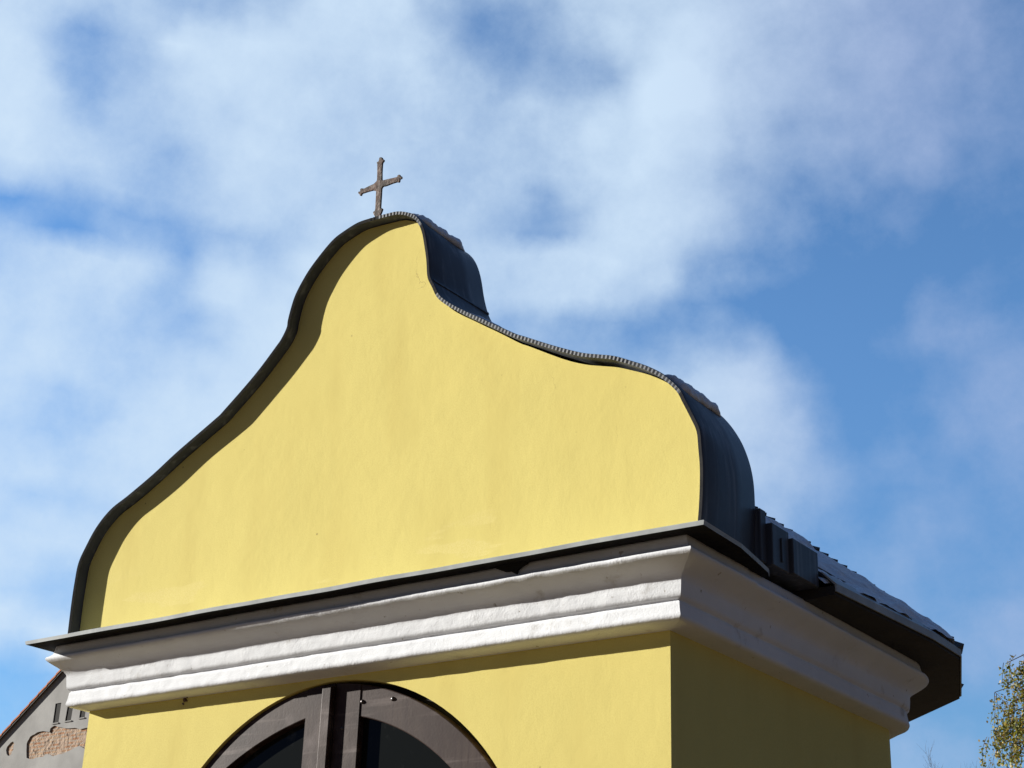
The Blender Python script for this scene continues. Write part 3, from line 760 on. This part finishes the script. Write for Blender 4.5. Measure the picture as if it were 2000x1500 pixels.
bm = bmesh.new(); plate(bm, [(xe, 0), (xe, ze-.02), (xr, zr-.02), (2*xr-xe, ze-.02), (2*xr-xe, 0)], [], YH+.301, YH+8); tag(obj('wall', bm, GPL, house), 'plastered side walls')
for q in slits:
    cx = sum(p[0] for p in q)/4; cz = sum(p[1] for p in q)/4
    qq = [(cx+(p[0]-cx)*.98, cz+(p[1]-cz)*.985) for p in q]
    bm = bmesh.new(); plate(bm, qq, [], YH+.014, YH+.0215); vt = obj('vent_opening', bm, DRK, house)  # flat dark board, the shade inside the slit put into its colour
    xs = sorted(p[0] for p in q); zs = sorted(p[1] for p in q)
    bm = bmesh.new(); box(bm, xs[0]-.01, xs[-1]+.01, YH-.02, YH+.03, zs[0]-.012, zs[0]+.010); obj('sill', bm, GPL, vt)
# roof with verge overhanging the gable
bm = bmesh.new()
def slope(x0, z0, x1, z1, ya, yb, t0, t1):
    vs_ = [bm.verts.new(p) for p in ((x0,ya,z0+t0),(x1,ya,z1+t0),(x1,ya,z1+t1),(x0,ya,z0+t1),(x0,yb,z0+t0),(x1,yb,z1+t0),(x1,yb,z1+t1),(x0,yb,z0+t1))]
    for f in ((0,1,2,3),(4,7,6,5),(0,4,5,1),(1,5,6,2),(2,6,7,3),(3,7,4,0)): bm.faces.new([vs_[i] for i in f])
n_t = 26
for sgn in (1, -1):
    for k in range(n_t):
        a, b = k/n_t, (k+1)/n_t
        x0 = xr-sgn*(xr-xe+.3)*(1-a); x1 = xr-sgn*(xr-xe+.3)*(1-b); z0 = ze-sl_*.3+(zr-ze+sl_*.3)*a; z1 = ze-sl_*.3+(zr-ze+sl_*.3)*b
        slope(x0, z0+.02, x1, z1, YH-.07, YH+8.2, .006, .05)
hr = obj('roof', bm, TIL, house)
bm = bmesh.new()
slope(xe-.2, ze-sl_*.2-.035, xr, zr-.035, YH-.06, YH-.035, 0, .04); slope(2*xr-xe+.2, ze-sl_*.2-.035, xr, zr-.035, YH-.06, YH-.035, 0, .04)
obj('verge_board', bm, EAV, house)

# ------------------------------------------------------------------ trees
def at(px, py, dist):
    d = ray(px, py); return CAM + d*(dist/math.hypot(d.x, d.y))
def leaf(bm, p, s, rnd):
    a = Vector((rnd.gauss(0,1), rnd.gauss(0,1), rnd.gauss(0,1))).normalized(); b = a.orthogonal().normalized(); b.rotate(Matrix.Rotation(rnd.random()*6.28, 3, a))
    c = a.cross(b)
    vs_ = [bm.verts.new(p+q) for q in (b*s*.5, c*s*.36, -b*s*.55, -c*s*.36)]
    bm.faces.new(vs_)
def birch():
    rnd = random.Random(11)
    D = 30.0
    base = at(2255, 1400, D); base.z = 0
    t = empty('birch_tree', base, 'birch tree with thin yellowing autumn leaves at the right edge beyond the chapel', 'tree')
    tb = bmesh.new(); cb = bmesh.new(); br = bmesh.new()
    Ht = 10.6
    tp = [base + Vector((.12*math.sin(i*.9), .1*math.cos(i*1.3), Ht*i/14)) for i in range(15)]
    tube(tb, tp, [.17*(1-i/15)+.012 for i in range(15)], 10)
    tips = [at(x, y, D+rnd.uniform(-.8, .8)) for x, y in ((1964,1296),(1943,1352),(1950,1378),(1978,1322),(1992,1345),(1936,1440),(1957,1462),(1985,1400),(1972,1425),(1945,1425),(1990,1300),(2010,1290),(1975,1372),(1962,1425),(1982,1455),(1992,1400),(1998,1380),(2012,1340),(2012,1420),(2005,1360),(1995,1430),(2000,1475),(1960,1400))]
    for k in range(70):
        th = rnd.random()*6.283; zz = rnd.uniform(3.2, 10.3); rad = 2.45*math.sin(math.pi*min(1, (zz-2.2)/8.8))**.7*rnd.uniform(.55, 1)
        tips.append(base+Vector((rad*math.cos(th), rad*math.sin(th), zz)))
    for tip in tips:
        hor = Vector((tip.x-base.x, tip.y-base.y, 0)); L_ = hor.length
        z0 = min(Ht*.95, max(2.6, tip.z-.25*L_)); i = z0/Ht*14; k = int(i); st = tp[k].lerp(tp[min(k+1, 14)], i-k)
        pts = []
        for q in range(9):
            f = q/8; p = st.lerp(tip, f); p.z += math.sin(f*math.pi)*.22*L_; p += Vector((rnd.gauss(0,.03), rnd.gauss(0,.03), rnd.gauss(0,.02)))*(1 if 0 < q < 8 else 0)
            pts.append(p)
        tube(br, pts, [.022*(1-q/9)+.004 for q in range(9)], 5)
        for q in range(2, 9):
            for s in range(3 if q > 4 else 2):
                p0 = pts[q] + Vector((rnd.gauss(0,.05), rnd.gauss(0,.05), 0)); ln = rnd.uniform(.25, .75) * (1 if q > 3 else .6)
                dr = Vector((rnd.gauss(0,.35), rnd.gauss(0,.35), -.35)).normalized()
                tw = [p0]
                for e in range(5):
                    dr = (dr + Vector((rnd.gauss(0,.12), rnd.gauss(0,.12), -.28))).normalized(); tw.append(tw[-1]+dr*ln/5)
                tube(br, tw, [.0055*(1-e/6)+.0015 for e in range(6)], 3)
                for e in range(1, 6):
                    for _ in range(rnd.randint(4, 9)):
                        leaf(cb, tw[e]+Vector((rnd.gauss(0,.035), rnd.gauss(0,.035), rnd.gauss(0,.035))), rnd.uniform(.036, .07), rnd)
    obj('trunk', tb, BARK, t, smooth=True); obj('branch', br, TWG, t); obj('crown', cb, LEAF, t, recalc=False)
birch()
def bare_tree(px, py, dist, seed, label):
    rnd = random.Random(seed); top = at(px, py, dist); base = Vector((top.x, top.y, 0)); H = top.z
    t = empty('bare_tree', base, label, 'tree', 'bare treetops far behind the chapel')
    tb = bmesh.new(); cb = bmesh.new()
    tp = [base+Vector((.1*math.sin(i), .1*math.cos(i*1.7), H*.86*i/10)) for i in range(11)]
    tube(tb, tp, [.16*(1-i/11)+.015 for i in range(11)], 8)
    def grow(p, d, ln, r, lev):
        pts = [p]
        for e in range(4):
            d = (d+Vector((rnd.gauss(0,.16), rnd.gauss(0,.16), .10))).normalized(); pts.append(pts[-1]+d*ln/4)
        tube(cb, pts, [r*(1-e*.15) for e in range(5)], 4)
        if lev:
            for e in range(1, 5):
                for _ in range(2):
                    nd_ = (d+Vector((rnd.gauss(0,.6), rnd.gauss(0,.6), rnd.gauss(.2,.3)))).normalized(); grow(pts[e], nd_, ln*.5, max(.005, r*.5), lev-1)
    for k in range(22):
        z = H*rnd.uniform(.35, .86); th = rnd.random()*6.28; i = z/(H*.86)*10; q = min(int(i), 9); p = tp[q].lerp(tp[q+1], i-q)
        ln = (H-z)*rnd.uniform(.6, .85)
        grow(p, Vector((math.cos(th)*.55, math.sin(th)*.55, .8)).normalized(), min(ln, 2.6), .017, 2)
    obj('trunk', tb, TWG, t); obj('crown', cb, TWG, t, recalc=False)
bare_tree(1868, 1492, 80, 3, 'bare leafless treetop in the gap between chapel eave and birch')
bare_tree(1922, 1490, 84, 5, 'bare leafless treetop hard against the birch, low at the bottom edge')
